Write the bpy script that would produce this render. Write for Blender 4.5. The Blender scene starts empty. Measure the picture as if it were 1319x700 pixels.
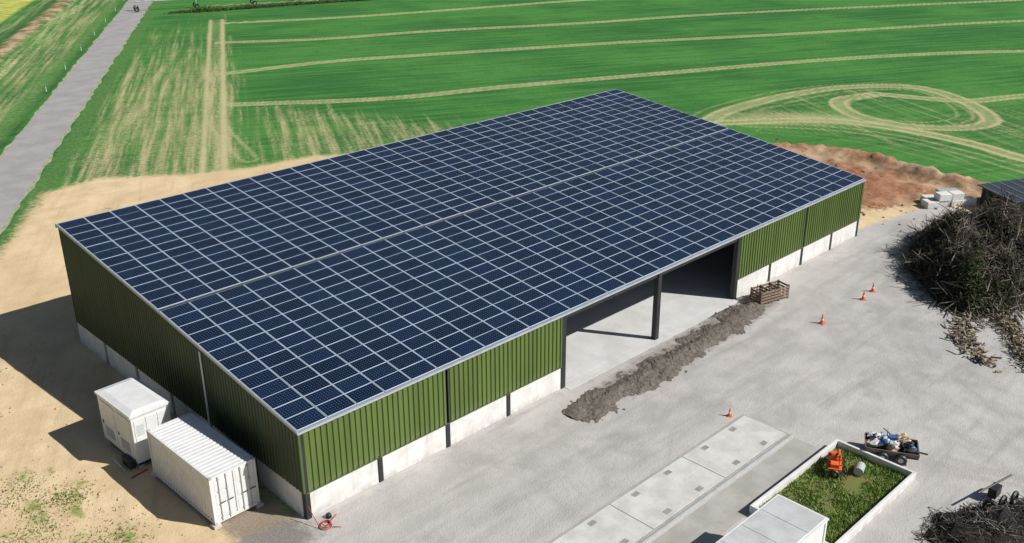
import bpy, math, random
import numpy as np
from mathutils import Vector, Matrix, noise as mnoise
random.seed(7); rng=np.random.default_rng(7)
sc=bpy.context.scene
COL=bpy.context.collection
# ------------------------------------------------------------------ node helpers
class NT:
    def __init__(s,name):
        s.m=bpy.data.materials.new(name); s.m.use_nodes=True
        s.t=s.m.node_tree; s.t.nodes.clear()
        s.out=s.n('ShaderNodeOutputMaterial'); s.b=s.n('ShaderNodeBsdfPrincipled')
        s.l(s.b.outputs[0],s.out.inputs[0])
    def n(s,t,**k):
        x=s.t.nodes.new(t)
        for a,b in k.items(): setattr(x,a,b)
        return x
    def l(s,a,b): s.t.links.new(a,b)
    def put(s,v,i):
        if isinstance(v,(int,float)): i.default_value=v
        elif isinstance(v,(tuple,list)):
            i.default_value=tuple(v)+(1,) if (len(v)==3 and i.type=='RGBA') else tuple(v)
        else: s.l(v,i)
    def math(s,op,a,b=0.0,c=None,clamp=False):
        x=s.n('ShaderNodeMath',operation=op,use_clamp=clamp); s.put(a,x.inputs[0]); s.put(b,x.inputs[1])
        if c is not None: s.put(c,x.inputs[2])
        return x.outputs[0]
    def mix(s,f,a,b,blend='MIX'):
        x=s.n('ShaderNodeMix',data_type='RGBA',blend_type=blend); s.put(f,x.inputs[0]); s.put(a,x.inputs[6]); s.put(b,x.inputs[7]); return x.outputs[2]
    def noise(s,vec,scale,detail=4,rough=.55,dist=0):
        x=s.n('ShaderNodeTexNoise'); x.inputs['Scale'].default_value=scale; x.inputs['Detail'].default_value=detail
        x.inputs['Roughness'].default_value=rough; x.inputs['Distortion'].default_value=dist
        if vec is not None: s.l(vec,x.inputs['Vector'])
        return x.outputs[0]
    def step(s,v,lo,hi):
        x=s.n('ShaderNodeMapRange',interpolation_type='SMOOTHSTEP'); s.put(v,x.inputs[0]); x.inputs[1].default_value=lo; x.inputs[2].default_value=hi
        return x.outputs[0]
    def pos(s): return s.n('ShaderNodeNewGeometry').outputs['Position']
    def mapping(s,vec,rot=0,scale=(1,1,1)):
        x=s.n('ShaderNodeMapping'); x.inputs['Rotation'].default_value=(0,0,rot); x.inputs['Scale'].default_value=scale; s.l(vec,x.inputs[0]); return x.outputs[0]
    def bump(s,h,st,dist=.05):
        x=s.n('ShaderNodeBump'); x.inputs['Strength'].default_value=st; x.inputs['Distance'].default_value=dist; s.l(h,x.inputs['Height']); s.l(x.outputs[0],s.b.inputs['Normal'])
def hexm(c,k=1.0): return tuple(x*k for x in c)
def mat(name,col,rough=.6,var=.2,scale=3,metal=0,bump=0,col2=None,spec=.5,detail=5):
    t=NT(name); p=t.pos()
    n1=t.noise(p,scale,detail,.6); f=t.step(n1,.3,.7)
    c2=col2 if col2 else hexm(col,1-var)
    c=t.mix(f,col,c2)
    n2=t.noise(p,scale*9,3,.6)
    c=t.mix(t.math('MULTIPLY',t.step(n2,.4,.75),var*.6),c,hexm(col,.45))
    t.l(c,t.b.inputs['Base Color']); t.b.inputs['Roughness'].default_value=rough; t.b.inputs['Metallic'].default_value=metal
    t.b.inputs['Specular IOR Level'].default_value=spec
    if bump: t.bump(n2,bump,.03)
    return t.m
# ------------------------------------------------------------------ mesh builder
class MB:
    def __init__(s): s.v=[];s.f=[];s.mi=[];s.mats=[]
    def mid(s,m):
        if m not in s.mats: s.mats.append(m)
        return s.mats.index(m)
    def poly(s,pts,m):
        b=len(s.v); s.v+= [tuple(p) for p in pts]; s.f.append(tuple(range(b,b+len(pts)))); s.mi.append(s.mid(m))
    def hexa(s,P,m):
        b=len(s.v); s.v+=[tuple(p) for p in P]
        for q in ((0,3,2,1),(4,5,6,7),(0,1,5,4),(1,2,6,5),(2,3,7,6),(3,0,4,7)): s.f.append(tuple(b+i for i in q)); s.mi.append(s.mid(m))
    def box(s,x0,x1,y0,y1,z0,z1,m): s.hexa([(x0,y0,z0),(x1,y0,z0),(x1,y1,z0),(x0,y1,z0),(x0,y0,z1),(x1,y0,z1),(x1,y1,z1),(x0,y1,z1)],m)
    def rod(s,a,b,r0,r1,m,n=6,caps=True):
        a=Vector(a);b=Vector(b);d=(b-a); 
        if d.length<1e-6: return
        d.normalize(); u=d.orthogonal().normalized(); w=d.cross(u); k=len(s.v)
        for c,r in ((a,r0),(b,r1)):
            for i in range(n):
                t=2*math.pi*i/n; s.v.append(tuple(c+u*math.cos(t)*r+w*math.sin(t)*r))
        for i in range(n): s.f.append((k+i,k+(i+1)%n,k+n+(i+1)%n,k+n+i)); s.mi.append(s.mid(m))
        if caps:
            s.f.append(tuple(k+i for i in range(n))[::-1]); s.mi.append(s.mid(m)); s.f.append(tuple(k+n+i for i in range(n))); s.mi.append(s.mid(m))
    def ring(s,c,R,r,m,axis='Z',n=20,k=6):
        base=len(s.v)
        for i in range(n):
            t=2*math.pi*i/n
            for j in range(k):
                q=2*math.pi*j/k; rr=R+r*math.cos(q); p=(rr*math.cos(t),rr*math.sin(t),r*math.sin(q))
                if axis=='Y': p=(p[0],p[2],p[1])
                if axis=='X': p=(p[2],p[0],p[1])
                s.v.append((c[0]+p[0],c[1]+p[1],c[2]+p[2]))
        for i in range(n):
            for j in range(k): s.f.append((base+i*k+j,base+((i+1)%n)*k+j,base+((i+1)%n)*k+(j+1)%k,base+i*k+(j+1)%k)); s.mi.append(s.mid(m))
    def blob(s,c,r,m,seed=0,sub=2,amp=.25,sc_=(1,1,1)):
        import bmesh
        bm=bmesh.new(); bmesh.ops.create_icosphere(bm,subdivisions=sub,radius=1); b=len(s.v)
        for v in bm.verts:
            k=1+amp*mnoise.noise(v.co*2.1+Vector((seed*3.1,seed,0))); s.v.append((c[0]+v.co.x*k*r*sc_[0],c[1]+v.co.y*k*r*sc_[1],c[2]+v.co.z*k*r*sc_[2]))
        for f in bm.faces: s.f.append(tuple(b+v.index for v in f.verts)); s.mi.append(s.mid(m))
        bm.free()
    def obj(s,name,parent=None,smooth=False,bevel=0):
        me=bpy.data.meshes.new(name); me.from_pydata(s.v,[],s.f)
        for m in s.mats: me.materials.append(m)
        me.polygons.foreach_set('material_index',s.mi)
        if smooth: me.polygons.foreach_set('use_smooth',[True]*len(s.f))
        me.update(); o=bpy.data.objects.new(name,me); COL.objects.link(o)
        if parent: o.parent=parent
        if bevel:
            b=o.modifiers.new('bevel','BEVEL'); b.width=bevel; b.segments=1; b.limit_method='ANGLE'
        return o
def empty(name,loc=(0,0,0),rz=0):
    e=bpy.data.objects.new(name,None); e.location=loc; e.rotation_euler=(0,0,rz); COL.objects.link(e); return e
# ------------------------------------------------------------------ geometry data (metres)
L=54.0; DP=26.43; H1=4.98; HM=6.72; YM=13.2; H2=8.26
def hroof(y): return H1+(HM-H1)*y/YM if y<YM else HM+(H2-HM)*(y-YM)/(DP-YM)
rd=np.array([.505,.863]); rn=np.array([.863,-.505])   # road direction / normal
td=np.array([.486,.874]); tn=np.array([.874,-.486])   # field track direction
def smoothline(p,n=10,closed=False):
    p=[np.array(q,float) for q in p]; out=[]
    q=[2*p[0]-p[1]]+p+[2*p[-1]-p[-2]]
    for i in range(1,len(q)-2):
        a,b,c,d=q[i-1:i+3]
        for k in range(n):
            t=k/n; out.append(.5*((2*b)+(-a+c)*t+(2*a-5*b+4*c-d)*t*t+(-a+3*b-3*c+d)*t**3))
    out.append(p[-1]); return out
def dline(X,Y,pl):
    D=np.full(X.shape,1e9)
    for a,b in zip(pl[:-1],pl[1:]):
        d=b-a; l2=d@d+1e-9; t=np.clip(((X-a[0])*d[0]+(Y-a[1])*d[1])/l2,0,1)
        D=np.minimum(D,(X-a[0]-t*d[0])**2+(Y-a[1]-t*d[1])**2)
    return np.sqrt(D)
def sdpoly(X,Y,P):
    P=[np.array(p,float) for p in P]; D=dline(X,Y,P+[P[0]]); ins=np.zeros(X.shape,bool); n=len(P)
    for i in range(n):
        a=P[i];b=P[(i+1)%n]
        c=((a[1]>Y)!=(b[1]>Y)); dy=b[1]-a[1] if abs(b[1]-a[1])>1e-9 else 1e-9
        ins^= c&(X<(b[0]-a[0])*(Y-a[1])/dy+a[0])
    return np.where(ins,-D,D)
def soft(sd,w): return np.clip(.5-sd/(2*w),0,1)
# ------------------------------------------------------------------ ground sheet
def axis(lo,mid1,mid2,hi,s1,s2,outer):
    a=list(np.arange(lo,mid1,s1))+list(np.arange(mid1,mid2,s2))
    st=s2; x=mid2
    while x<hi: a.append(x); st*=1.35; x+=st
    a.append(hi); st=s1; x=lo-s1
    while x>outer: a.insert(0,x); st*=1.35; x-=st
    a.insert(0,outer); return np.array(a)
ax=axis(-30,150,240,2500,.45,1.1,-2500); ay=axis(-45,140,230,2500,.45,1.1,-2500)
nx,ny=len(ax),len(ay); X,Y=np.meshgrid(ax,ay)
offr=X*rn[0]+Y*rn[1]; offt=X*tn[0]+Y*tn[1]; alt=X*td[0]+Y*td[1]
yard=soft(sdpoly(X,Y,[(-3.2,1),(-3.8,-6),(-6,-60),(160,-90),(100,-32),(76,-16),(67,-9),(66.5,-1),(56,.6),(0,.6)]),1.0)
sand=soft(sdpoly(X,Y,[(-120,-80),(-3,-60),(0,5),(54,5),(57,20),(52,27),(50,34),(44,46),(35.5,52.5),(29,53.5),(23.3,55.5),(16,61),(10.5,60),(1.7,46.5),(-18,11),(-60,-60)]),2.6)
sand=np.maximum(sand,soft(sdpoly(X,Y,[(52,-2),(52,27),(62,23),(72,19),(74,8),(72,-2),(68,-8),(66,-4)]),1.8)*.9)
tracks=np.zeros_like(X)
def addtrack(pts,gauge=.85,w=.2,mid=.35,k=1.0,sf=.35):
    global tracks
    d=dline(X,Y,smoothline(pts)); 
    m=np.maximum(soft(np.abs(d-gauge)-w,sf),mid*soft(d-gauge-.1,.4)); tracks=np.maximum(tracks,m*k)
addtrack([(41.7,79.8),(57.9,68.3),(73.6,62.4),(95.7,52.7),(114.1,44.6),(132.5,34.9),(150.9,21.7),(180,-5)],mid=.62,w=.3)
addtrack([(51.1,98.4),(66.7,95.2),(82.7,88.1),(111.9,73.5),(137.2,58.8),(183.8,33.6),(230,0)],mid=.62,w=.3)
addtrack([(64.1,123),(79,113.2),(97.8,105.8),(123.3,92.5),(154.9,78.6),(214.7,44.7)],mid=.62,w=.33)
addtrack([(75.6,142.1),(97.1,131.3),(124.3,122),(149.4,113.5),(200,90)],mid=.62,w=.33)
addtrack([(86,166),(120,152),(160,137),(215,110)],mid=.6,w=.3,k=.9)
tracks=np.maximum(tracks,np.maximum(soft(np.abs(offt+5.7)-.4,.4),soft(np.abs(offt+3.5)-.45,.4))*((alt>50)&(alt<166)))
tracks=np.maximum(tracks,.42*soft(np.abs(offt+4.6)-1.2,.6)*((alt>50)&(alt<166)))
addtrack([(30,56),(36,74),(44,88)],w=.3,mid=.2,k=.8)
loop=[(74,30),(82.8,32.5),(95,32),(105.9,28.9),(112.5,22),(109.1,14.1),(101.5,7.6),(95.3,8.4),(91.6,14),(92.5,20.5),(98,25.5),(105,24)]
addtrack(loop,gauge=.9,w=.35,mid=.6); addtrack([(x*.93+6.8,y*.8+4.5) for x,y in loop[1:]],gauge=.9,w=.25,mid=.2,k=.8)
addtrack([(x*1.03-3,y*1.08-1) for x,y in loop[:7]],gauge=.9,w=.25,mid=.2,k=.75)
addtrack([(x*.97+2,y*.9+1.5) for x,y in loop[:9]],gauge=.8,w=.2,mid=.2,k=.75)
addtrack([(105,24),(109.1,14.1),(117.3,9.6),(150,-8)],w=.35,mid=.6)
addtrack([(76,31),(86.7,22.4),(89.7,14.2),(89.2,5.1),(87.1,-1.4),(84,-14)],w=.45,mid=.6)
addtrack([(79,27),(84,20),(86,12),(85,4),(83,-3),(80,-14)],w=.3,mid=.3,k=.8)
addtrack([(78,24),(82,14),(81,5),(79,-4),(77,-14)],w=.2,mid=.1,k=.7)
tracks=np.maximum(tracks,.7*soft(sdpoly(X,Y,[(77,32),(86,31),(92,23),(93,13),(90,10),(86,18),(79,26)]),3))
BER=[(64,21.5),(69,20),(73.5,16.5),(75.3,10),(73.6,2),(74.5,-6),(78,-16),(85,-30)]
brown=np.maximum(soft(dline(X,Y,smoothline(BER))-1.5,1.2),.78*soft(sdpoly(X,Y,[(64,21),(73,16),(75,9),(73,1),(74,-7),(69,-8.5),(66.8,-1),(61,1),(58,6),(60,15)]),1.8))
red=soft(sdpoly(X,Y,[(57,3),(62,2),(68,.5),(72,4),(73.5,11),(70,15),(63,14)]),2.5)
bank=soft(np.abs(offr+41)-2.6,1.8)
brown=np.maximum(brown,bank*.6)
dark=.8*soft(sdpoly(X,Y,[(16.3,-2.2),(19,-1.1),(34,-.3),(37.4,-.4),(38.2,-2.6),(34,-3.2),(27,-3.5),(21,-4.0)]),.8)
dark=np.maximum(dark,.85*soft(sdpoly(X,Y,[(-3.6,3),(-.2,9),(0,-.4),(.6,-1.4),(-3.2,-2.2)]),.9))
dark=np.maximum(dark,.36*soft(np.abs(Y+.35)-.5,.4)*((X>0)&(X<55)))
patchy=soft(np.abs(offt+10)-10,3)*np.clip((250-alt)/150,0,1)*.82
patchy=np.maximum(patchy,soft(sdpoly(X,Y,[(24,50),(50,30),(58,34),(60,50),(52,70),(46,88),(36,72)]),7)*.75)
patchy=np.maximum(patchy,soft(sdpoly(X,Y,[(72,36),(100,38),(122,20),(118,0),(92,-15),(78,-15),(77,20)]),6)*.55)
patchy=np.maximum(patchy,soft(np.abs(offr+35)-5.5,2)*.74)
patchy=np.maximum(patchy,soft(np.abs(offr+46)-3,2)*.68)
yellow=soft(offr+49,2.2); lush=np.maximum(soft(np.abs(offr+21.6)-.9,.7),soft(np.abs(offr+30.5)-1.4,1.0)*.8)
weeds=np.zeros_like(X)
for k in range(44):
    cx,cy,r=random.uniform(-14,-4),random.uniform(-4,34),random.uniform(.2,.9)
    if k>36: cx,cy=random.uniform(0,14),random.uniform(36,54)
    if random.random()<.4 and k<=36: cx,cy=random.uniform(-11,-6),random.uniform(2,13)
    weeds=np.maximum(weeds,np.clip(1.0-np.hypot(X-cx,(Y-cy)*.8)/r/1.6,0,1))
tyre=np.zeros_like(X)
for pts in ([(-2,-5),(15,-4.6),(36,-5),(52,-3.5),(66,-4)],[(0,-8),(20,-7),(38,-8),(46,-5.5),(62,-5)],[(60,-3),(45,-8),(36,-14),(30,-24),(28,-34)],[(58,-4),(42,-9),(33,-15),(27,-26)],[(26,-11),(34,-12),(40,-17),(42,-26)],[(24,-10.6),(30,-8),(42,-6.5),(60,-2)],[(26,-11.5),(32,-16),(33,-26)],[(20,-3),(24,-7),(33,-11),(44,-19)],[(29,-2),(33,-7),(41,-12),(50,-22)],[(2,-3),(18,-3.6),(26,-7),(30,-13),(29,-22)],[(36,-3),(40,-9),(36,-15),(27,-15),(25,-9)],[(31,-4),(38,-11),(37,-19),(30,-30)],[(46,-4),(38,-6),(33,-10),(36,-16),(44,-19)],[(56,-3),(46,-6),(38,-12),(35,-20),(36,-32)]):
    d=dline(X,Y,smoothline(pts)); tyre=np.maximum(tyre,soft(np.abs(d-.95)-.2,.35)*random.uniform(.6,1))
white=np.maximum(soft(sdpoly(X,Y,[(27.5,-15),(28.6,-15.2),(30.8,-17.6),(29.5,-18)]),.9)*.7,soft(sdpoly(X,Y,[(31,-17),(33.3,-18.5),(32.4,-20.5)]),1)*.7)
Z=np.zeros_like(X)
bl=dline(X,Y,smoothline(BER))
Z+=.85*np.exp(-(bl/1.25)**2)
Z+=.35*np.exp(-(dline(X,Y,smoothline([(62,12),(67,8),(70,2)]))/1.4)**2)
Z+=.8*bank-.35*soft(np.abs(offr+30.0)-.6,1.0)
rough=np.clip(np.maximum(brown,np.maximum(sand*.35,tracks*.25))*(1-yard),0,1)
near=(X>-30)&(X<150)&(Y>-45)&(Y<140)
nzv=rng.normal(0,1,X.shape); nzv=(nzv+np.roll(nzv,1,0)+np.roll(nzv,1,1)+np.roll(nzv,(1,1),(0,1)))/4
Z+=np.where(near,nzv*.30*rough*rough,0)
inside=(X>-4)&(X<54.8)&(Y>-.8)&(Y<27.2); Z=np.where(inside,0,Z)
Z=np.where(np.abs(offr+25.5)<3.4,0,Z)
me=bpy.data.meshes.new('ground')
co=np.stack([X,Y,Z],-1).reshape(-1,3); idx=np.arange(nx*ny).reshape(ny,nx)
fc=np.stack([idx[:-1,:-1],idx[:-1,1:],idx[1:,1:],idx[1:,:-1]],-1).reshape(-1,4)
me.vertices.add(len(co)); me.vertices.foreach_set('co',co.astype(np.float32).ravel())
me.loops.add(fc.size); me.loops.foreach_set('vertex_index',fc.ravel().astype(np.int32))
me.polygons.add(len(fc)); me.polygons.foreach_set('loop_start',np.arange(0,fc.size,4,dtype=np.int32)); me.update(calc_edges=True)
me.polygons.foreach_set('use_smooth',np.ones(len(fc),bool))
def att(name,a,b,c):
    at=me.color_attributes.new(name,'FLOAT_COLOR','POINT'); at.data.foreach_set('color',np.stack([a,b,c,np.ones_like(a)],-1).astype(np.float32).ravel())
att('mA',yard,sand,tracks); att('mB',brown,dark,patchy); att('mC',yellow,lush,weeds); att('mD',tyre,white,red)
t=NT('ground_surface'); p=t.pos()
def chan(name):
    a=t.n('ShaderNodeAttribute',attribute_name=name); s=t.n('ShaderNodeSeparateColor'); t.l(a.outputs['Color'],s.inputs[0]); return s.outputs
A=chan('mA');B=chan('mB');C=chan('mC');D_=chan('mD')
nL=t.noise(p,.045,4,.55); nM=t.noise(p,.35,5,.6); nF=t.noise(p,2.2,6,.65); nX=t.noise(p,11,4,.65)
strk=t.noise(t.mapping(t.mapping(p,rot=-1.063),scale=(.05,1.1,1)),1.0,5,.65)
strk2=t.noise(t.mapping(t.mapping(p,rot=.47),scale=(.05,.9,1)),1.0,5,.65)
def edge(ch,amp,lo=.4,hi=.6,n=None):
    e=t.math('ADD',ch,t.math('MULTIPLY',t.math('SUBTRACT',n if n else nF,.5),amp)); return t.step(e,lo,hi)
field=t.mix(t.step(nL,.38,.62),(.034,.150,.036),(.070,.235,.050))
field=t.mix(t.math('MULTIPLY',t.step(strk2,.42,.66),.7),field,(.095,.270,.065))
field=t.mix(t.math('MULTIPLY',t.step(strk2,.5,.34),.5),field,(.028,.125,.032))
field=t.mix(t.math('MULTIPLY',t.step(nM,.5,.75),.5),field,(.030,.135,.035))
field=t.mix(t.math('MULTIPLY',t.step(nF,.45,.75),.6),field,(.024,.095,.022))
field=t.mix(t.math('MULTIPLY',t.step(nX,.5,.8),.4),field,(.18,.30,.10))
soil=t.mix(t.step(nM,.35,.65),(.78,.61,.38),(.66,.50,.30))
soil=t.mix(t.math('MULTIPLY',t.step(nX,.45,.75),.4),soil,(.44,.33,.19))
soil=t.mix(t.math('MULTIPLY',t.step(nF,.52,.8),.5),soil,(.82,.70,.50))
soil=t.mix(t.math('MULTIPLY',t.step(nL,.45,.62),.35),soil,(.58,.42,.22))
pm=t.step(t.math('ADD',B[2],t.math('MULTIPLY',t.math('SUBTRACT',t.math('ADD',t.math('MULTIPLY',strk,.6),t.math('MULTIPLY',nF,.4)),.5),2.6)),.5,1.25)
pm=t.math('MULTIPLY',pm,t.step(B[2],.02,.3))
c=t.mix(t.math('MULTIPLY',pm,.75),field,soil)
c=t.mix(edge(C[0],.9,.35,.7),c,t.mix(t.step(nM,.3,.7),(.62,.58,.14),(.28,.38,.08)))
c=t.mix(t.math('MULTIPLY',edge(C[1],.9),.75),c,t.mix(t.step(nF,.35,.7),(.06,.16,.04),(.16,.27,.09)))
tr=t.math('MULTIPLY',A[2],t.math('ADD',.62,t.math('MULTIPLY',nM,.66)))
c=t.mix(t.math('MULTIPLY',edge(tr,1.0,.22,.95),.85),c,t.mix(t.step(nF,.3,.7),(.68,.58,.36),(.44,.42,.20)))
nb=t.math('ADD',t.math('MULTIPLY',nF,.5),t.math('MULTIPLY',nM,.5))
br=t.mix(t.step(nF,.35,.65),(.42,.24,.14),(.26,.15,.085)); br=t.mix(t.step(nM,.42,.62),br,(.56,.42,.28)); br=t.mix(t.math('MULTIPLY',t.step(nX,.5,.75),.5),br,(.16,.10,.06))
br=t.mix(t.math('MULTIPLY',D_[2],.7),br,t.mix(t.step(nF,.3,.7),(.42,.16,.08),(.20,.075,.045)))
c=t.mix(edge(A[1],.8,.35,.65,nb),c,soil)
c=t.mix(t.math('MULTIPLY',t.math('MULTIPLY',t.step(strk,.5,.7),A[1]),.4),c,(.46,.36,.21))
c=t.mix(edge(C[2],1.9,.45,1.0),c,t.mix(nX,(.16,.24,.05),(.40,.38,.14)))
c=t.mix(edge(B[0],1.3,.35,.7,nb),c,br)
yd=t.mix(t.step(nM,.3,.7),(.53,.51,.49),(.43,.415,.405))
yd=t.mix(t.math('MULTIPLY',t.step(nL,.4,.65),.5),yd,(.58,.555,.52))
yd=t.mix(t.math('MULTIPLY',t.step(t.noise(p,24,3,.7),.5,.75),.35),yd,(.29,.28,.27))
yd=t.mix(t.math('MULTIPLY',t.step(t.noise(t.mapping(p,rot=.1,scale=(.12,1,1)),.9,5,.6),.5,.75),.6),yd,(.33,.315,.30))
yd=t.mix(t.math('MULTIPLY',t.step(t.noise(t.mapping(p,rot=-.9,scale=(.15,1,1)),.6,6,.65),.52,.8),.6),yd,(.64,.62,.59))
yd=t.mix(t.math('MULTIPLY',t.step(t.noise(p,.16,5,.6,1.5),.54,.68),.4),yd,(.34,.32,.30))
yd=t.mix(t.math('MULTIPLY',t.math('MULTIPLY',D_[0],t.step(nM,.25,.6)),.55),yd,(.29,.275,.26))
yd=t.mix(t.math('MULTIPLY',t.step(t.math('MULTIPLY',D_[1],t.math('ADD',nF,.4)),.3,.95),.55),yd,(.84,.83,.80))
c=t.mix(edge(A[0],.9,.35,.65),c,yd)
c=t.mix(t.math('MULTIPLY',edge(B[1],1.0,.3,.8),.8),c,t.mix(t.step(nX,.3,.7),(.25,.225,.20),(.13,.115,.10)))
t.l(c,t.b.inputs['Base Color']); t.b.inputs['Roughness'].default_value=.95; t.b.inputs['Specular IOR Level'].default_value=.1
t.bump(t.math('ADD',nX,nF),.5,.08)
me.materials.append(t.m); g=bpy.data.objects.new('ground',me); COL.objects.link(g)
# ------------------------------------------------------------------ road
asph=mat('old_asphalt',(.40,.385,.375),.9,.2,.4,bump=.2,col2=(.32,.31,.305),spec=.2)
mb=MB(); ts=np.arange(-400,1200,8.0)
for a,b in zip(ts[:-1],ts[1:]):
    q=[rn*-27.95+rd*a,rn*-23.05+rd*a,rn*-23.05+rd*b,rn*-27.95+rd*b]; mb.poly([(x[0],x[1],.03) for x in q],asph)
mb.obj('country_road')
edgem=mat('road_edge_gravel',(.46,.43,.34),.95,.3,1.5,col2=(.22,.27,.12))
mb=MB(); tt=np.arange(-100,400,1.5)
for s0,sg in ((-27.9,-1),(-23.1,1)):
    w_=[.15+.45*random.random() for _ in tt]
    for i in range(len(tt)-1):
        q=[rn*s0+rd*tt[i],rn*(s0+sg*w_[i])+rd*tt[i],rn*(s0+sg*w_[i+1])+rd*tt[i+1],rn*s0+rd*tt[i+1]]
        if sg<0: q=q[::-1]
        mb.poly([(x[0],x[1],.024) for x in q],edgem)
mb.obj('road_shoulder')
# ------------------------------------------------------------------ barn materials
def cladmat(name,base):
    t=NT(name); p=t.pos()
    n=t.noise(t.mapping(p,scale=(1.2,1.2,.15)),1.0,5,.6); c=t.mix(t.step(n,.35,.7),base,hexm(base,.8))
    z=t.n('ShaderNodeSeparateXYZ'); t.l(p,z.inputs[0])
    low=t.math('MULTIPLY',t.step(z.outputs[2],2.1,1.4),t.math('MULTIPLY',t.noise(p,3,4),.45)); c=t.mix(low,c,hexm((.26,.25,.16),base[1]/.185))
    t.l(c,t.b.inputs['Base Color']); t.b.inputs['Roughness'].default_value=.5; t.b.inputs['Specular IOR Level'].default_value=.3; return t.m
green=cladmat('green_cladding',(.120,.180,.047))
shadegreen=cladmat('shaded_green_cladding',(.060,.085,.040))  # gable copy of the green cladding, shade painted in as a darker tone
def concmat():
    t=NT('white_concrete'); p=t.pos(); n=t.noise(p,1.1,5,.6); c=t.mix(t.step(n,.35,.7),(.76,.76,.75),(.64,.63,.61))
    st=t.noise(t.mapping(p,scale=(3,3,.3)),1.0,5,.65); z=t.n('ShaderNodeSeparateXYZ'); t.l(p,z.inputs[0])
    c=t.mix(t.math('MULTIPLY',t.step(st,.5,.75),.35),c,(.40,.39,.35))
    lo=t.math('MULTIPLY',t.step(z.outputs[2],.55,.0),t.step(t.noise(p,2.5,4),.3,.65)); c=t.mix(t.math('MULTIPLY',lo,.6),c,(.40,.37,.32))
    t.l(c,t.b.inputs['Base Color']); t.b.inputs['Roughness'].default_value=.85; t.bump(t.noise(p,9,4),.15,.02); return t.m
conc=concmat()
floorm=mat('floor_concrete',(.66,.66,.65),.8,.18,.5,bump=.1,col2=(.54,.54,.53))
steel=mat('dark_steel',(.03,.034,.036),.5,.3,2)
trim=mat('light_trim',(.46,.49,.50),.45,.15,2)
deckm=mat('roof_deck',(.25,.30,.38),.5,.2,1)
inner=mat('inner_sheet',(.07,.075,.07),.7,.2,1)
whitem=mat('white_paint',(.80,.81,.81),.4,.12,1.5)
# solar panel material
t=NT('solar_panel'); uv=t.n('ShaderNodeUVMap',uv_map='UVMap').outputs[0]
s=t.n('ShaderNodeSeparateXYZ'); t.l(uv,s.inputs[0]); u,v=s.outputs[0],s.outputs[1]
def fold(x,k): return t.math('ABSOLUTE',t.math('SUBTRACT',t.math('FRACT',t.math('MULTIPLY',x,k)),.5))
uu=t.math('DIVIDE',t.math('SUBTRACT',u,.022),.956); vv=t.math('DIVIDE',t.math('SUBTRACT',v,.03),.94)
fx,fy=fold(uu,10),fold(vv,6)
grid=t.math('GREATER_THAN',t.math('MAXIMUM',fx,fy),.487)
dia=t.math('GREATER_THAN',t.math('ADD',fx,fy),.91)
bus=t.math('GREATER_THAN',fold(vv,18),.47)
fr=t.math('MAXIMUM',t.math('GREATER_THAN',t.math('ABSOLUTE',t.math('SUBTRACT',u,.5)),.487),t.math('GREATER_THAN',t.math('ABSOLUTE',t.math('SUBTRACT',v,.5)),.488))
at=t.n('ShaderNodeAttribute',attribute_name='tone').outputs['Fac']
cell=t.mix(at,(.003,.010,.028),(.006,.017,.046))
c=t.mix(t.math('MULTIPLY',bus,.12),cell,(.08,.12,.20)); c=t.mix(t.math('MULTIPLY',grid,.28),c,(.18,.25,.38)); c=t.mix(t.math('MULTIPLY',dia,.8),c,(.48,.57,.72)); c=t.mix(fr,c,(.56,.63,.73))
t.l(c,t.b.inputs['Base Color'])
dust=t.noise(t.pos(),.22,5,.6)
t.l(t.math('ADD',t.math('MULTIPLY',fr,.25),t.math('ADD',.10,t.math('MULTIPLY',dust,.12))),t.b.inputs['Roughness']); t.b.inputs['IOR'].default_value=1.45
pv=t.m
barn=empty('agricultural_barn')
# ---- roof deck
mb=MB(); th=.14; dz=.075
for (ya,za,yb,zb) in ((0,H1,YM,HM),(YM,HM,DP,H2)):
    za-=dz; zb-=dz
    mb.hexa([(0,ya,za-th),(L,ya,za-th),(L,yb,zb-th),(0,yb,zb-th),(0,ya,za),(L,ya,za),(L,yb,zb),(0,yb,zb)],deckm)
mb.obj('roof_deck',barn)
# ---- solar panels
vs=[];fs=[];uvs=[];tone=[]
NC=32; pw=L/NC
def panelrow(y0,y1,nr):
    z0,z1=hroof(y0),hroof(y1); 
    for r in range(nr):
        a=(r+.010)/nr; b=(r+.990)/nr
        ya,yb=y0+(y1-y0)*a,y0+(y1-y0)*b; zA,zB=z0+(z1-z0)*a,z0+(z1-z0)*b
        for k in range(NC):
            xa,xb=k*pw+.024,(k+1)*pw-.024; j=random.uniform(-.006,.006); tn_=random.random()
            b0=len(vs); za,zb=zA+j,zB+j+random.uniform(-.004,.004)
            vs.extend([(xa,ya,za-.04),(xb,ya,za-.04),(xb,yb,zb-.04),(xa,yb,zb-.04),(xa,ya,za),(xb,ya,za),(xb,yb,zb),(xa,yb,zb)])
            for q in ((4,5,6,7),(0,1,5,4),(1,2,6,5),(2,3,7,6),(3,0,4,7)):
                fs.append(tuple(b0+i for i in q))
                uvs.extend([(0,0),(1,0),(1,1),(0,1)] if q[0]==4 else [(0,0)]*4)
            tone.extend([tn_]*8)
panelrow(.05,13.04,13); panelrow(13.30,DP-.06,13)
me=bpy.data.meshes.new('solar_panels'); me.from_pydata(vs,[],fs); me.materials.append(pv)
ul=me.uv_layers.new(name='UVMap'); ul.data.foreach_set('uv',np.array(uvs,dtype=np.float32).ravel())
a_=me.attributes.new('tone','FLOAT','POINT'); a_.data.foreach_set('value',np.array(tone,dtype=np.float32))
o=bpy.data.objects.new('solar_panels',me); COL.objects.link(o); o.parent=barn
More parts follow.
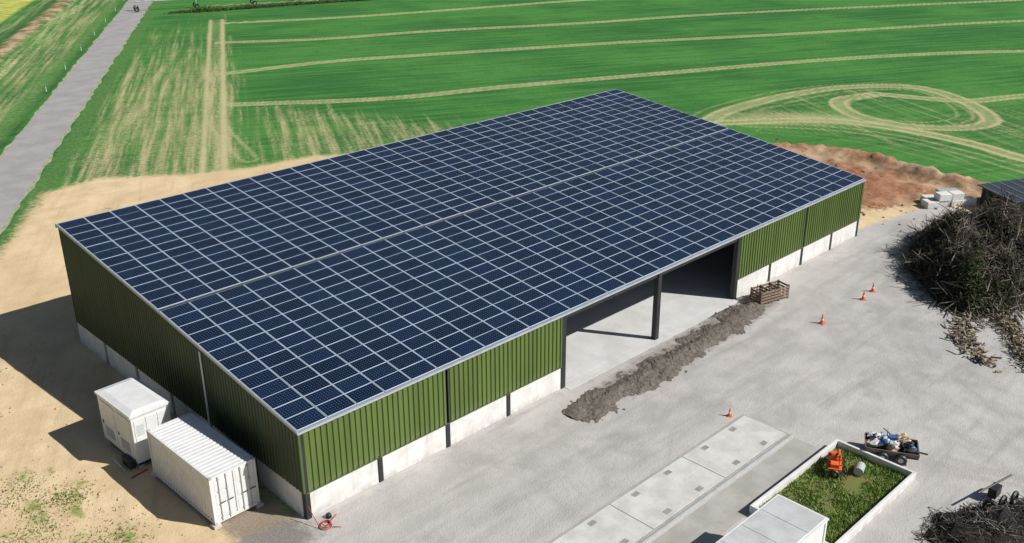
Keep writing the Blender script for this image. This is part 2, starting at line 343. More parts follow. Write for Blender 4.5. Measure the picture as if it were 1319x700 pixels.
# ---- corrugated cladding
def corr(mb,p0,p1,zb,ztop,nrm,m,pitch=.3,d=.05):
    p0=np.array(p0,float);p1=np.array(p1,float);Ln=np.linalg.norm(p1-p0);u=(p1-p0)/Ln; nrm=np.array(nrm,float)
    prof=[]; n=max(1,int(round(Ln/pitch))); w=Ln/n
    for i in range(n):
        for a,o_ in ((0,0),(.38,0),(.5,1),(.88,1)): prof.append(((i+a)*w,o_*d))
    prof.append((Ln,0)); b=len(mb.v)
    for s_,o_ in prof:
        q=p0+u*s_+nrm*o_; mb.v.append((q[0],q[1],zb)); mb.v.append((q[0],q[1],ztop(q)))
    for i in range(len(prof)-1): mb.f.append((b+2*i,b+2*i+2,b+2*i+3,b+2*i+1)); mb.mi.append(mb.mid(m))
ZB=1.5
mb=MB()
for x0,x1 in ((.12,8.93),(9.07,17.9),(36.1,44.93),(45.07,53.88)): corr(mb,(x0,.05),(x1,.05),ZB,lambda q:H1-.2,(0,-1),green,.33,.065)
corr(mb,(L-.12,DP-.05),(.12,DP-.05),ZB,lambda q:H2-.24,(0,1),green)
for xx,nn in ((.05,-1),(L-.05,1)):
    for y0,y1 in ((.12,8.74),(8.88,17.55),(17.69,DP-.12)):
        corr(mb,(xx,y0),(xx,y1),ZB,lambda q:hroof(q[1])-.2,(nn,0),shadegreen)
mb.obj('green_cladding',barn)
mb=MB()
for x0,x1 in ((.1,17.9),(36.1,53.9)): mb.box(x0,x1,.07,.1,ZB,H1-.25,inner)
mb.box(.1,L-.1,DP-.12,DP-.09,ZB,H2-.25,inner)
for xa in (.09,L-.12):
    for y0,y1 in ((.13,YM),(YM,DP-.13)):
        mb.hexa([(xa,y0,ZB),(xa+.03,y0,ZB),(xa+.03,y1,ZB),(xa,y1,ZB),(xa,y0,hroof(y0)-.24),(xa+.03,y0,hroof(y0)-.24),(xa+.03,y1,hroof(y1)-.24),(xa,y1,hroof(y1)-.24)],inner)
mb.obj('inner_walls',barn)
# ---- concrete base
mb=MB()
def basex(x0,x1,y,y2):
    n=int(round((x1-x0)/4.5))
    for i in range(n):
        a=x0+(x1-x0)*i/n+.16; b=x0+(x1-x0)*(i+1)/n-.16; mb.box(a,b,y,y2,0,ZB-.02,conc)
basex(0,18,.04,.26); basex(36,54,.04,.26); basex(0,54,DP-.26,DP-.04)
for xa,xb in ((.04,.24),(L-.24,L-.04)):
    for i in range(6): mb.box(xa,xb,DP*i/6+.3,DP*(i+1)/6-.12,0,ZB-.02,conc)
mb.obj('concrete_base_panels',barn,bevel=.01)
mb=MB(); mb.box(.3,L-.3,.3,DP-.3,-.05,.03,floorm); mb.box(18.1,35.9,-.45,.3,-.05,.024,floorm); mb.obj('floor_slab',barn)
# ---- steel frame
mb=MB()
def col(x,y,z,w=.15):
    mb.box(x-w,x+w,y-w*.9,y-w*.7,0,z,steel); mb.box(x-w,x+w,y+w*.7,y+w*.9,0,z,steel); mb.box(x-.03,x+.03,y-w*.7,y+w*.7,0,z,steel)
for i in range(7):
    x=min(max(i*9,.2),L-.2)
    w=.17 if i in (2,3,4) else .13
    mb.box(x-w,x+w,-.02 if i in (2,3,4) else .0,.33,0,H1-.24,steel)
    mb.box(x-.1,x+.1,DP-.4,DP-.1,0,H2-.3,steel)
    for yy in (8.8,17.6): 
        if i in (0,6): col(x+(.15 if i==0 else -.15),yy,hroof(yy)-.3)
    for ya,yb in ((.35,YM),(YM,DP-.4)):
        za,zb=hroof(ya)-.25,hroof(yb)-.25
        mb.hexa([(x-.1,ya,za-.5),(x+.1,ya,za-.5),(x+.1,yb,zb-.5),(x-.1,yb,zb-.5),(x-.1,ya,za),(x+.1,ya,za),(x+.1,yb,zb),(x-.1,yb,zb)],steel)
for i in range(12):
    if i in (5,6,7): continue
    x=4.5*i
    if i%2==1: mb.box(x-.12,x+.12,.01,.3,0,ZB,steel)
for k in range(1,17):
    y=k*DP/17; z=hroof(y)-.22
    for a in range(6): mb.box(a*9+.15,a*9+8.85,y-.04,y+.04,z-.2,z-.01,steel)
mb.obj('steel_frame',barn)
# ---- trims, gutter, downpipes
mb=MB()
mb.box(-.04,L+.04,-.08,-.018,H1-.2,H1-.11,trim)
mb.box(18.2,35.8,.06,.2,H1-.5,H1-.26,steel)
mb.box(-.06,L+.06,DP+.01,DP+.08,H2-.28,H2-.02,trim)
for xa,xb in ((-.04,-.004),(L+.004,L+.04)):
    for y0,y1 in ((-.015,YM),(YM,DP+.01)):
        z0,z1=hroof(max(y0,0)),hroof(y1)
        mb.hexa([(xa,y0,z0-.19),(xb,y0,z0-.19),(xb,y1,z1-.19),(xa,y1,z1-.19),(xa,y0,z0-.01),(xb,y0,z0-.01),(xb,y1,z1-.01),(xa,y1,z1-.01)],trim)
mb.rod((-.06,8.8,.1),(-.06,8.8,hroof(8.8)-.3),.05,.05,whitem,8)
gt=mat('green_trim',(.08,.12,.035),.5,.1,2)
for x in (.06,L-.06): mb.box(x-.06,x+.06,-.01,.05,ZB,H1-.26,gt)
for x in (9,45): mb.box(x-.06,x+.06,.0,.05,ZB,H1-.26,steel)
mb.box(.12,17.9,-.03,.045,ZB-.05,ZB+.0,gt); mb.box(36.1,53.88,-.03,.045,ZB-.05,ZB,gt)
mb.obj('trims_and_gutter',barn)
mb=MB(); mb.box(.0,L,13.045,13.295,hroof(13.0)-.2,hroof(13.2)-.055,steel)  # dark bar over the deck, stands in for shadow in the panel gap
mb.obj('seam_shade_strip',barn)
# ------------------------------------------------------------------ shipping container
def container(name,loc,Lc=6.06,W=2.44,Hc=2.6,rz=0,plain=False):
    e=empty(name,loc,rz); mb=MB(); wm=whitem; z0=.16
    for x in (-W/2,W/2-.12):
        for y in (0,Lc-.12): mb.box(x,x+.12,y,y+.12,z0,z0+Hc,wm)
    for x in (-W/2+.01,W/2-.11):
        mb.box(x,x+.1,.12,Lc-.12,z0,z0+.16,wm); mb.box(x,x+.1,.12,Lc-.12,z0+Hc-.12,z0+Hc-.01,wm)
    for y in (.01,Lc-.11):
        mb.box(-W/2+.12,W/2-.12,y,y+.1,z0,z0+.15,wm); mb.box(-W/2+.12,W/2-.12,y,y+.1,z0+Hc-.12,z0+Hc-.01,wm)
    mb.box(-W/2+.1,W/2-.1,.1,Lc-.1,z0+.02,z0+.1,steel)
    dd=.01 if plain else .04
    corr(mb,(-W/2+.06,Lc-.12),(-W/2+.06,.12),z0+.16,lambda q:z0+Hc-.12,(-1,0),wm,.28,dd)
    corr(mb,(W/2-.06,.12),(W/2-.06,Lc-.12),z0+.16,lambda q:z0+Hc-.12,(1,0),wm,.28,dd)
    corr(mb,(W/2-.12,Lc-.06),(-W/2+.12,Lc-.06),z0+.15,lambda q:z0+Hc-.12,(0,1),wm,.28,dd)
    if plain:
        rm=mat('office_roof',(.58,.60,.61),.6,.2,1.2,col2=(.48,.49,.48))
        corr(mb,(-W/2+.12,.06),(W/2-.12,.06),z0+.15,lambda q:z0+Hc-.12,(0,-1),wm,.28,dd)
        mb.box(-W/2-.04,W/2+.04,-.04,Lc+.04,z0+Hc,z0+Hc+.07,whitem); mb.box(-W/2+.08,W/2-.08,.08,Lc-.08,z0+Hc+.07,z0+Hc+.10,rm)
        for k in range(1,4): mb.box(-W/2+.08,W/2-.08,k*Lc/4-.012,k*Lc/4+.012,z0+Hc+.101,z0+Hc+.115,rm)
        mb.box(-.5,.4,-.02,.045,z0+.18,z0+2.15,trim); mb.box(.6,1.0,-.02,.045,z0+1.1,z0+1.8,steel)
    else:
        n=20; b=len(mb.v); pr=[]
        for i in range(n):
            for a,o_ in ((0,0),(.4,0),(.5,.022),(.9,.022)): pr.append((.11+(Lc-.22)*(i+a)/n,o_))
        pr.append((Lc-.11,0))
        for y,o_ in pr: mb.v.append((-W/2+.1,y,z0+Hc-.04+o_)); mb.v.append((W/2-.1,y,z0+Hc-.04+o_))
        for i in range(len(pr)-1): mb.f.append((b+2*i,b+2*i+1,b+2*i+3,b+2*i+2)); mb.mi.append(mb.mid(wm))
        for s_ in (-1,1):
            xa,xb=(s_*.02,s_*(W/2-.13)); xa,xb=min(xa,xb),max(xa,xb)
            mb.box(xa,xb,.03,.075,z0+.16,z0+Hc-.13,wm)
            for k in range(3):
                za=z0+.28+k*.76; mb.box(xa+.1,xb-.1,.018,.03,za,za+.6,wm)
            for k in (.3,.75):
                x=s_*(.1+k*(W/2-.3)); mb.rod((x,-.02,z0+.1),(x,-.02,z0+Hc-.08),.022,.022,trim,6)
                for zz in (.25,1.0,1.7,2.35): mb.box(x-.05,x+.05,-.03,.03,z0+zz,z0+zz+.05,trim)
                mb.box(x-.02,x+.26,-.045,-.02,z0+1.05,z0+1.09,steel)
    for x in (-W/2,W/2-.14):
        for y in (-.005,Lc-.14):
            for z in ((z0-.005,z0+Hc-.11) if not plain else (z0-.005,)): mb.box(x-.005,x+.145,y,y+.145,z,z+.115,trim)
            mb.box(x-.1,x+.26,y-.1,y+.3,0.0,z0-.01,conc)
    mb.obj('body',e); return e
container('shipping_container',(-2.15,2.55,0),rz=math.radians(1.2))
container('site_office_container',(14.3,-17.75,0),Hc=2.45,rz=math.radians(90),plain=True)
# ------------------------------------------------------------------ utility cabin
cab=empty('utility_cabin',(-3.75,9.75,0),math.radians(2)); mb=MB(); W,Ln,Hc=2.1,3.75,3.15
mb.box(.1,W-.1,.1,Ln-.1,.12,.32,steel)
mb.box(0,W,0,Ln,.32,Hc-.14,whitem)
mb.box(-.07,W+.07,-.07,Ln+.07,Hc-.14,Hc,whitem)
mb.hexa([(-.03,-.03,Hc),(W+.03,-.03,Hc),(W+.03,Ln+.03,Hc),(-.03,Ln+.03,Hc),(.3,.3,Hc+.09),(W-.3,.3,Hc+.09),(W-.3,Ln-.3,Hc+.09),(.3,Ln-.3,Hc+.09)],whitem)
for y0 in (.25,2.0):
    mb.box(-.035,-.002,y0,y0+1.5,.5,Hc-.35,whitem)
    for k in range(7): mb.box(-.055,-.036,y0+.25,y0+1.25,.75+k*.09,.79+k*.09,trim)
    mb.box(-.07,-.036,y0+1.36,y0+1.42,1.4,1.6,steel)
for k in range(3): mb.box(.12+k*.64,.7+k*.64,-.03,-.002,.5,Hc-.35,whitem)
for k in range(8): mb.box(.2,.62,-.045,-.031,1.9+k*.08,1.94+k*.08,trim)
mb.box(.85,1.25,-.04,-.031,1.5,1.75,mat('warning_yellow',(.7,.5,.05),.5))
for x in (.05,W-.35):
    for y in (.05,Ln-.35): mb.box(x,x+.3,y,y+.3,0,.12,conc)
redm=mat('red_paint',(.5,.05,.03),.5,.2)
mb.box(-.35,-.06,.2,1.1,.04,.5,steel); mb.rod((-.7,-.5,.05),(.3,-.4,.06),.035,.035,redm)
mb.rod((-.6,.3,.06),(-.5,1.9,.06),.06,.06,conc)
mb.obj('body',cab,bevel=.012)
# ------------------------------------------------------------------ weighbridge
wbm=mat('weighbridge_concrete',(.66,.66,.63),.85,.2,1.0,bump=.15,col2=(.53,.52,.49)); slabm=mat('lane_concrete',(.46,.44,.41),.9,.25,.8,bump=.15,col2=(.36,.35,.32)); jm=mat('joint',(.36,.36,.34),.9,.3,3)
wb=empty('weighbridge'); mb=MB()
mb.box(5.0,23.0,-12.3,-9.25,-.05,.045,slabm)
mb.box(5.2,22.8,-12.16,-9.4,.045,.075,jm)
for k in range(3):
    x0=5.3+k*5.85; mb.box(x0,x0+5.81,-12.12,-10.79,.075,.1,wbm); mb.box(x0,x0+5.81,-10.77,-9.44,.075,.1,wbm)
    for j in range(2):
        for yy in (-11.9,-9.95): mb.box(x0+1.3+j*2.6,x0+1.75+j*2.6,yy,yy+.3,.1,.106,jm)
mb.box(5.0,23.0,-12.42,-12.32,0,.12,trim)
mb.obj('deck',wb,bevel=.008)
mb=MB(); mb.box(4.5,22.9,-14.53,-12.6,-.05,.012,slabm); mb.obj('concrete_lane')
# ------------------------------------------------------------------ walled grass plot
wl=empty('low_concrete_wall'); mb=MB(); x0,x1,y0,y1=15.4,23.7,-18.95,-14.55; tw=.16; hw=.5
mb.box(x0,x1,y1-tw,y1,0,hw,conc); mb.box(x0,x1,y0,y0+tw,0,hw,conc); mb.box(x0,x0+tw,y0+tw+.002,y1-tw-.002,0,hw-.003,conc); mb.box(x1-tw,x1,y0+tw+.002,y1-tw-.002,0,hw-.003,conc)
mb.obj('wall',wl,bevel=.015)
turf=mat('turf',(.15,.21,.05),.95,.5,1.6,bump=.6,col2=(.20,.17,.08),spec=.1)
mb=MB(); mb.box(x0+tw,x1-tw,y0+tw,y1-tw,0,.12,turf); mb.obj('grass_plot')
grassm=mat('grass_blades',(.15,.28,.05),.7,.4,2.5,col2=(.28,.34,.10),spec=.2)
def blades(name,gen,n,h0,h1,m,w=.03):
    vs=[];fs=[]
    for i in range(n):
        x,y,z=gen(); h=random.uniform(h0,h1); a=random.uniform(0,6.28); dx,dy=math.cos(a)*w,math.sin(a)*w; lx,ly=random.gauss(0,.4)*h,random.gauss(0,.4)*h
        b=len(vs); vs+=[(x-dx,y-dy,z),(x+dx,y+dy,z),(x+lx,y+ly,z+h)]; fs.append((b,b+1,b+2))
    me=bpy.data.meshes.new(name); me.from_pydata(vs,[],fs); me.materials.append(m); o=bpy.data.objects.new(name,me); COL.objects.link(o); return o
def gplot():
    while True:
        x=random.uniform(x0+.2,x1-.2); y=random.uniform(y0+.2,y1-.2)
        if mnoise.noise(Vector((x*.8,y*.8,0)))+random.uniform(-.3,.4)>0: return x,y,.11
blades('grass',gplot,9000,.05,.24,grassm,.03)
wspots=[(-9,12,1.0),(-7.5,5,1.2),(-9.5,8,.9),(-6.4,1.4,.6),(-7.5,9.8,.7)]
def gweed():
    cx,cy,r=random.choice(wspots); return cx+random.gauss(0,r*.9),cy+random.gauss(0,r*.9),0
blades('weed_patch',gweed,2200,.04,.16,mat('weed_leaf',(.17,.25,.06),.8,.4,2,spec=.1),.035)
# ------------------------------------------------------------------ gravel windrow in front of the doors
wm_=mat('dark_gravel',(.21,.185,.16),.95,.4,5,bump=.6,col2=(.12,.105,.09),spec=.1); mb=MB()
axl=smoothline([(16.6,-2.5),(19,-2.6),(23,-2.6),(28,-2.3),(33,-1.9),(37.0,-1.4)],6)
wx=np.arange(15.8,38.6,.14); wy=np.arange(-5,.0,.14); WX,WY=np.meshgrid(wx,wy); dl=dline(WX,WY,axl); nW=len(wx); keep={}
for j in range(len(wy)):
    for i in range(nW):
        n1=mnoise.noise(Vector((wx[i]*.8,wy[j]*1.0,0))); n2=mnoise.noise(Vector((wx[i]*3,wy[j]*3,5))); n3=mnoise.noise(Vector((wx[i]*.35,wy[j]*.5,9)))
        hgt=.25*(1+.6*n1)*math.exp(-(dl[j,i]/(.95+.5*n1+.3*n3))**2)+.07*n2-.06+random.uniform(-.02,.02)
        mb.v.append((wx[i]+random.uniform(-.03,.03),wy[j]+random.uniform(-.03,.03),hgt)); keep[(i,j)]=hgt
for j in range(len(wy)-1):
    for i in range(nW-1):
        if max(keep[(i,j)],keep[(i+1,j)],keep[(i,j+1)],keep[(i+1,j+1)])>.0 and dl[j,i]<2.2:
            mb.f.append((j*nW+i,j*nW+i+1,(j+1)*nW+i+1,(j+1)*nW+i)); mb.mi.append(mb.mid(wm_))
mb.obj('gravel_windrow')
# ------------------------------------------------------------------ cones
orange=mat('orange_plastic',(.85,.16,.03),.5,.15,5)
def cone(loc,s_=1.0):
    e=empty('traffic_cone',loc,random.random()); mb=MB(); mb.box(-.2*s_,.2*s_,-.2*s_,.2*s_,.0,.04,orange)
    hs=[(.04,.15),(.28,.105),(.42,.08),(.56,.06),(.78,.022)]
    for i in range(4): mb.rod((0,0,hs[i][0]*s_),(0,0,hs[i+1][0]*s_),hs[i][1]*s_,hs[i+1][1]*s_,whitem if i in (1,) else orange,12)
    mb.obj('body',e)
for q in ((36.8,-6.4,0),(42.4,-6.5,0),(44.2,-6.3,0),(22.3,-8.8,0)): cone(q,.9 if q[0]>30 else .7)
# ------------------------------------------------------------------ wooden / steel crate by door
rust=mat('rusty_steel',(.24,.17,.14),.7,.4,4,col2=(.12,.09,.08)); wood=mat('weathered_wood',(.30,.22,.16),.85,.3,4,col2=(.19,.14,.10))
e=empty('pallet_crate',(37.7,-1.75,0),math.radians(-14)); mb=MB()
for x in (-1.3,-.45,.45,1.3):
    for y in (-.5,.5): mb.box(x-.05,x+.05,y-.05,y+.05,0,1.05,rust)
for y in (-.55,.55):
    for k in range(4): 
        for xa,xb in ((-1.25,-.5),(-.4,.4),(.5,1.25)): mb.box(xa,xb,y-.012,y+.012,.15+k*.23,.30+k*.23,wood)
for x in (-1.33,-.45,.45,1.33):
    for k in range(4): mb.box(x-.012,x+.012,-.44,.44,.16+k*.23,.30+k*.23,wood)
for k in range(12): mb.box(-1.24+k*.21,-1.08+k*.21,-.46,.46,.10,.14,wood)
for k in range(22): mb.rod((random.uniform(-1.1,1.1),random.uniform(-.4,.4),.2),(random.uniform(-1.1,1.1),random.uniform(-.4,.4),random.uniform(.5,1.25)),.04,.03,random.choice([rust,wood]),5)
mb.obj('frame',e)
# ------------------------------------------------------------------ orange implement
e=empty('orange_farm_implement',(21.6,-15.9,.12),.5); mb=MB()
mb.box(-.8,.8,-.06,.06,.35,.47,orange); mb.box(-.8,.8,.5,.6,.35,.45,orange)
for x in (-.75,-.25,.25,.75):
    mb.box(x-.04,x+.04,-.05,.6,.47,.55,orange); mb.rod((x,-.05,.4),(x,-.35,.05),.04,.02,steel); mb.rod((x,.55,.4),(x+.05,.8,.02),.04,.02,steel)
mb.box(-.3,-.2,.05,.15,.55,1.05,orange); mb.box(.2,.3,.05,.15,.55,1.05,orange); mb.box(-.3,.3,.05,.15,1.0,1.1,orange)
mb.rod((-.25,.1,1.0),(0,.6,.5),.04,.04,orange); mb.rod((.25,.1,1.0),(0,.6,.5),.04,.04,orange)
mb.box(-.7,-.1,.1,.5,.551,.75,orange); mb.box(.3,.7,.12,.45,.551,.68,orange)
mb.ring((-.85,.3,.28),.2,.08,steel,'X'); mb.ring((.85,.3,.28),.2,.08,steel,'X'); mb.blob((0,.3,.72),.24,orange,3)
mb.obj('frame',e)
e=empty('metal_drum',(22.1,-16.8,.12)); mb=MB(); mb.rod((-.3,0,.25),(.35,.2,.25),.24,.24,trim,16); mb.ring((.35,.2,.25),.2,.03,steel,'X'); mb.obj('body',e)
# ------------------------------------------------------------------ loaded trailer
tan=mat('tan_sack',(.60,.46,.30),.8,.2,3); blue=mat('blue_plastic',(.05,.17,.42),.4,.2,3); paleb=mat('pale_blue_sheet',(.40,.52,.66),.5,.2,3)
e=empty('loaded_flatbed_trailer',(24.95,-17.0,0),math.radians(-62)); mb=MB()
mb.box(-1.3,1.3,-.75,.75,.45,.55,steel); mb.box(-1.3,1.3,-.78,-.73,.552,.72,rust); mb.box(-1.3,1.3,.73,.78,.552,.72,rust); mb.box(-1.33,-1.28,-.72,.72,.552,.72,rust); mb.box(1.28,1.33,-.72,.72,.552,.72,rust)
for x in (-.45,.45):
    for y in (-.86,.86):
        mb.ring((x,y,.32),.22,.1,steel,'Y'); mb.rod((x,y-.06,.32),(x,y+.06,.32),.14,.14,trim,10)
mb.rod((1.3,0,.45),(1.8,0,.4),.05,.05,steel)
for k in range(34):
    mb.blob((random.uniform(-1.1,1.1),random.uniform(-.6,.6),random.uniform(.65,1.05)),random.uniform(.12,.26),random.choice([tan,blue,whitem,paleb,whitem,steel,tan,rust]),k,2,.9,(1.2,1,.7))
for k in range(10): mb.rod((random.uniform(-1,1),random.uniform(-.6,.6),.8),(random.uniform(-1,1),random.uniform(-.6,.6),1.25),.03,.03,random.choice([trim,tan,rust]))
mb.box(-.2,.25,-.2,.15,.95,1.2,blue)
mb.obj('bed_and_load',e)
# ------------------------------------------------------------------ hose
e=empty('red_hose_coil',(.4,-1.0,0)); mb=MB()
for k in range(3): mb.ring((0.05*k,.04*k,.03+.04*k),.30-.05*k,.022,redm,'Z',24)
mb.rod((-.3,0,.03),(-.35,.8,.9),.02,.02,redm); mb.rod((.3,.1,.03),(.9,.4,.03),.02,.02,redm); mb.box(.4,.6,.35,.55,0,.22,steel)
mb.rod((.2,-.3,.03),(.5,-.6,.03),.02,.02,redm)
mb.obj('hose',e,smooth=True)
# ------------------------------------------------------------------ brush pile
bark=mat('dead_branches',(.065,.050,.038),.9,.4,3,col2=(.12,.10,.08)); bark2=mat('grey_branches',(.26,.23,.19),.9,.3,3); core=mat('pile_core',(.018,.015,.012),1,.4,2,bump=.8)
leafd=mat('dry_leaves',(.032,.042,.018),.9,.5,2,col2=(.06,.045,.028),spec=.1); leafg=mat('green_leaves',(.07,.12,.03),.9,.4,2,spec=.1)
PP=[(45.2,-10.8),(44.6,-13.2),(48.5,-15.0),(58,-15.5),(64,-11),(62,-6),(57.5,-3.4),(50,-6)]
def piledist(x,y): return float(sdpoly(np.array([x]),np.array([y]),PP)[0])
gx=np.arange(43,66,.5); gy=np.arange(-17,-2,.5); GX,GY=np.meshgrid(gx,gy); SD=-sdpoly(GX,GY,PP)
def ph(sd,x,y):
    k=max(0,min(1,sd/3.4)); return 3.9*(k**.75)*(0.78+.65*mnoise.noise(Vector((x*.38,y*.38,1)))+.28*mnoise.noise(Vector((x*1.2,y*1.2,2)))) 
mb=MB(); hh=np.array([[ph(SD[j,i],gx[i],gy[j])*.85+random.uniform(-.2,.2)-.2 for i in range(len(gx))] for j in range(len(gy))])
for j in range(len(gy)):
    for i in range(len(gx)): mb.v.append((gx[i],gy[j],max(hh[j,i],-.2) if SD[j,i]>0 else -.2))
nxg=len(gx)
for j in range(len(gy)-1):
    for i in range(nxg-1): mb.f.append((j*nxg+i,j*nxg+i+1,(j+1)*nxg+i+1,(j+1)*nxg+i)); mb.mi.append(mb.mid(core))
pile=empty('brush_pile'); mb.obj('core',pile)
mb=MB(); cnt=0
while cnt<5600:
    x=random.uniform(43.0,65.5);y=random.uniform(-17,-2.0); sd=-piledist(x,y)
    if sd<-.3 and not (sd>-1.3 and random.random()<.12): continue
    z=ph(max(sd,0.05),x,y)*random.uniform(.8,1.03); ln=random.uniform(.4,1.6) if random.random()<.86 else random.uniform(1.6,3.4)
    if sd<-.3: z=0.02; ln*=.5
    az=random.uniform(0,6.28) if random.random()<.6 else random.gauss(.6,.5); el=random.gauss(.25,.55) if sd>0 else random.gauss(0,.1)
    d=Vector((math.cos(az)*math.cos(el),math.sin(az)*math.cos(el),math.sin(el)))*ln*.5
    c_=Vector((x,y,z+.05)); r=random.uniform(.01,.032)*(1+.6*(ln>1.6)); kink=c_+Vector((random.gauss(0,.12),random.gauss(0,.12),random.gauss(0,.1)))*ln*.5
    m=bark2 if random.random()<.24 else bark
    a=c_-d; a.z=max(a.z,.03); bb=c_+d; bb.z=max(bb.z,.03)
    mb.rod(a,kink,r,r*.8,m,3,False); mb.rod(kink,bb,r*.8,r*.3,m,3,False); cnt+=1
mb.obj('branches',pile)
def leafcloud(name,parent,n,gen,ms,smin,smax):
    mb=MB()
    for i in range(n):
        c_=Vector(gen()); u=Vector((random.gauss(0,1),random.gauss(0,1),random.gauss(0,1))).normalized(); w=u.orthogonal().normalized(); s_=random.uniform(smin,smax)
        mb.poly([c_-u*s_,c_+w*s_*.5,c_+u*s_,c_-w*s_*.5],random.choice(ms))
    return mb.obj(name,parent)
def gl():
    while True:
        x=random.uniform(44,64.5);y=random.uniform(-16,-3); sd=-piledist(x,y)
        if sd>-.1 and mnoise.noise(Vector((x*.7,y*.7,7)))+random.uniform(-.15,.25)>0.05: return x,y,ph(max(sd,.05),x,y)*random.uniform(.85,1.1)+.05
leafcloud('leaves',pile,12000,gl,[leafd],.05,.14)
def gl2():
    while True:
        x=random.gauss(46.8,1.2);y=random.gauss(-12.6,1.2); sd=-piledist(x,y)
        if sd>-.4: return x,y,ph(max(sd,.05),x,y)*random.uniform(.6,1.1)+.08
leafcloud('green_leaves',pile,3400,gl2,[leafg,leafg,leafd],.05,.14)
# ------------------------------------------------------------------ log scatter
logm=mat('cut_wood',(.42,.35,.24),.9,.3,5,col2=(.24,.19,.12)); lp=empty('log_pile'); mb=MB()
for path,n in (([(44.6,-12.9),(42.5,-13.6),(40.6,-14.6),(38.8,-16.6)],230),([(46.5,-14.6),(44.6,-15.8),(42.5,-17.3),(40,-18.6)],220)):
    pl=smoothline(path,8)
    for k in range(n):
        q=random.choice(pl); x=q[0]+random.gauss(0,.42);y=q[1]+random.gauss(0,.42); az=random.uniform(0,6.28); ln=random.uniform(.2,.8); r=random.uniform(.025,.08); z=r+abs(random.gauss(0,.14))
        d=Vector((math.cos(az),math.sin(az),random.gauss(0,.2)))*ln*.5
        mb.rod(Vector((x,y,z))-d,Vector((x,y,z))+d,r,r*.7,random.choice([logm,logm,bark2,bark]),7)
mb.obj('logs',lp)
def gl3():
    q=random.choice(pl); return q[0]+random.gauss(0,.5),q[1]+random.gauss(0,.5),abs(random.gauss(0,.15))+.03
leafcloud('leaves',lp,1300,gl3,[leafg,leafd,logm],.04,.12)
# ------------------------------------------------------------------ blocks, shed behind the pile
e=empty('concrete_block_stack',(66.5,-1.8,0),math.radians(-35)); mb=MB()
for i in range(4):
    for k in range(2 if i in (1,2) else 1): mb.box(-2+i*1.25+random.uniform(-.08,.08),-.85+i*1.25,-.5+random.uniform(-.15,.15),.5,k*.62,k*.62+.6,conc)
mb.box(-1.4,-.2,.7,1.6,0,.6,conc); mb.box(.2,2.2,.8,1.9,0,1.0,trim)
mb.obj('blocks',e,bevel=.03)
e=empty('open_storage_shed',(71.0,-7.0,0),math.radians(-25)); mb=MB(); rf=mat('dark_roof_sheet',(.05,.06,.08),.4,.3,1)
for x in (-3,0,3):
    for y in (-1.8,1.8): mb.box(x-.08,x+.08,y-.08,y+.08,0,1.5+(.25 if y>0 else 0),steel)
mb.hexa([(-3.4,-2.2,1.5),(3.4,-2.2,1.5),(3.4,2.2,1.8),(-3.4,2.2,1.8),(-3.4,-2.2,1.58),(3.4,-2.2,1.58),(3.4,2.2,1.88),(-3.4,2.2,1.88)],rf)
for k in range(7): mb.hexa([(-3.3+k*1.1,-2.2,1.585),(-3.26+k*1.1,-2.2,1.585),(-3.26+k*1.1,2.2,1.885),(-3.3+k*1.1,2.2,1.885),(-3.3+k*1.1,-2.2,1.62),(-3.26+k*1.1,-2.2,1.62),(-3.26+k*1.1,2.2,1.92),(-3.3+k*1.1,2.2,1.92)],trim)
mb.box(-3,3,1.7,1.78,0,1.6,inner); mb.obj('frame_and_roof',e)
# ------------------------------------------------------------------ scrap pile bottom right
sp=empty('scrap_and_brush_pile'); mb=MB()
gx=np.arange(18.5,28,.4); gy=np.arange(-27,-20,.4); SP=[(19.4,-21.3),(21.6,-20.9),(24.5,-22.6),(27,-24.5),(26,-26),(22,-24.6),(19,-23.5)]
GX,GY=np.meshgrid(gx,gy); SD2=-sdpoly(GX,GY,SP)
for j in range(len(gy)):
    for i in range(len(gx)): mb.v.append((gx[i],gy[j],(min(SD2[j,i],1.2)*.55*(1+mnoise.noise(Vector((gx[i],gy[j],3))))+random.uniform(0,.1)) if SD2[j,i]>0 else -.1))
n_=len(gx)
for j in range(len(gy)-1):
    for i in range(n_-1): mb.f.append((j*n_+i,j*n_+i+1,(j+1)*n_+i+1,(j+1)*n_+i)); mb.mi.append(mb.mid(core))
mb.obj('mound',sp); mb=MB(); c_=0
while c_<900:
    x=random.uniform(18.8,27.4);y=random.uniform(-26.4,-20.4); sd=-float(sdpoly(np.array([x]),np.array([y]),SP)[0])
    if sd<-.25: continue
    az=random.uniform(0,6.28); ln=random.uniform(.2,.9); z=min(max(sd,0),1.2)*.6+.06; d=Vector((math.cos(az),math.sin(az),random.gauss(0,.4)))*ln*.5
    a=Vector((x,y,z))-d; a.z=max(.02,a.z); mb.rod(a,Vector((x,y,z))+d,random.uniform(.01,.03),.008,random.choice([bark,bark,bark2,steel]),3,False); c_+=1
for k in range(3): mb.ring((23.4+k*.6,-22.7-k*.3,.5+.1*k),.3,.1,steel,random.choice('XYZ'))
mb.rod((23.5,-22,.9),(26,-22.6,1.0),.05,.05,steel); mb.box(24.6,25.3,-22.5,-22.1,.2,.7,steel)
mb.obj('debris',sp)
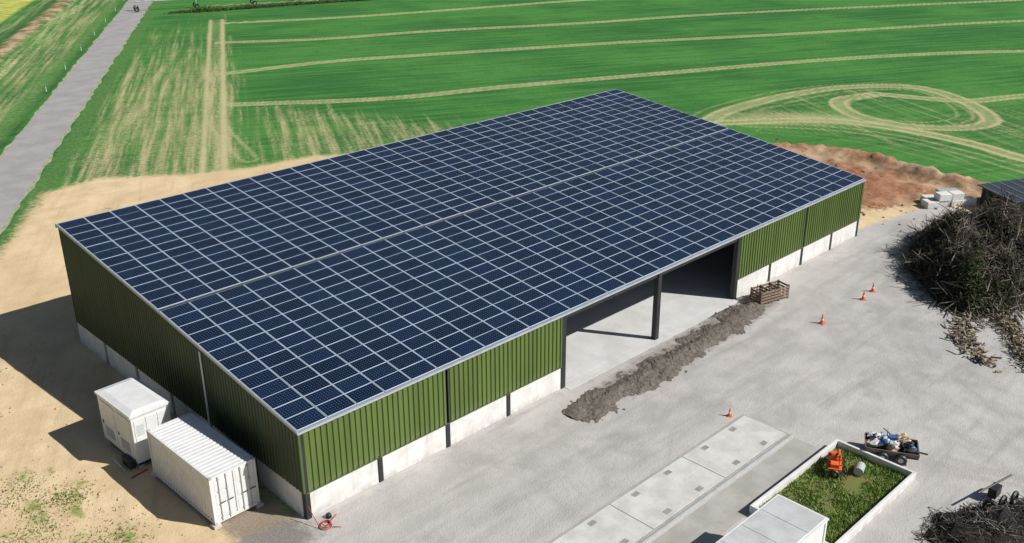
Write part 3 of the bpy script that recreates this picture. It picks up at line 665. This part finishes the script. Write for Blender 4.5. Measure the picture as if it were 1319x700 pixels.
# ------------------------------------------------------------------ roadside posts, irrigation boom, hedge
for k in range(7):
    q=rn*-29.2+rd*(105+k*16); e=empty('marker_post',(q[0],q[1],0)); mb=MB(); mb.rod((0,0,-.1),(0,0,.9),.05,.04,whitem,8); mb.rod((0,0,.65),(0,0,.8),.055,.055,steel,8); mb.obj('post',e)
e=empty('irrigation_boom',(80,166,0),math.radians(-22)); mb=MB()
for s_ in (-1,1):
    mb.rod((-10,s_*.5,2.0),(14,s_*.5,2.0),.09,.09,trim,5)
mb.rod((-10,0,2.9),(14,0,2.9),.09,.09,trim,5)
for k in range(13):
    x=-10+k*2; mb.rod((x,-.5,2),(x,0,2.9),.05,.05,trim,4); mb.rod((x,.5,2),(x,0,2.9),.05,.05,trim,4)
    if k<12: mb.rod((x,0,2.9),(x+2,.5,2),.05,.05,trim,4)
for x in (-10,2,14):
    for s_ in (-1,1): mb.rod((x,0,2.2),(x,s_*1.6,.5),.08,.08,trim,5); mb.ring((x,s_*1.6,.55),.42,.13,steel,'Y')
mb.obj('truss',e)
hd=empty('hedge')
hp=smoothline([(76,162),(84,158),(100,154),(118,148),(140,141)],12)
def gh():
    q=random.choice(hp); k=mnoise.noise(Vector((q[0]*.4,q[1]*.4,0))); return q[0]+random.gauss(0,1.3),q[1]+random.gauss(0,.5),abs(random.gauss(0,.3))*(1+k)+.05
leafcloud('foliage',hd,8000,gh,[leafg,leafg,leafd],.1,.26)
mb=MB()
for q in hp[::2]: mb.rod((q[0],q[1],0),(q[0]+random.gauss(0,.2),q[1]+random.gauss(0,.2),.6),.05,.02,bark,5)
mb.obj('stems',hd)
# scattered stones / clods
stm=mat('stones',(.58,.50,.38),.9,.3,4); mb=MB()
for k in range(520):
    if k<260: x,y=random.uniform(-14,-1.5),random.uniform(-6,46)
    else: x,y=random.uniform(57,76),random.uniform(-4,22)
    if x>-4.2 and x<0 and 1<y<14: continue
    r=random.uniform(.03,.11)*(1.6 if k>=260 else 1); mb.blob((x,y,r*.2),r,stm if k<260 else rust,k,1,.6,(1,1,.7))
mb.obj('stones')
# ------------------------------------------------------------------ light, world, camera
sd=Vector((.60,-1.0,1.02)).normalized(); elev=math.asin(sd.z); az=math.atan2(sd.x,sd.y)
sl=bpy.data.lights.new('sun','SUN'); sl.energy=5.0; sl.angle=math.radians(.5); sl.color=(1,.965,.91)
so=bpy.data.objects.new('sun',sl); so.rotation_euler=sd.to_track_quat('Z','Y').to_euler(); so.location=(0,0,60); COL.objects.link(so)
w=bpy.data.worlds.new('World'); sc.world=w; w.use_nodes=True; nt=w.node_tree; bg=nt.nodes['Background']
sk=nt.nodes.new('ShaderNodeTexSky'); sk.sky_type='NISHITA'; sk.sun_disc=False; sk.sun_elevation=elev; sk.sun_rotation=az; nt.links.new(sk.outputs[0],bg.inputs[0]); bg.inputs[1].default_value=.05
cd=bpy.data.cameras.new('camera'); cam=bpy.data.objects.new('camera',cd); COL.objects.link(cam); sc.camera=cam
cd.sensor_width=36; cd.lens=36*1261.2/1319; cd.clip_end=6000; cd.clip_start=.5
R=Matrix.Rotation(.7967-math.pi/2,4,'Z')@Matrix.Rotation(math.pi/2-.3994,4,'X')@Matrix.Rotation(-.0049,4,'Z')
cam.matrix_world=Matrix.Translation((-19.814,-34.374,29.072))@R
sc.view_settings.view_transform='Standard'; sc.view_settings.look='None'; sc.view_settings.exposure=0
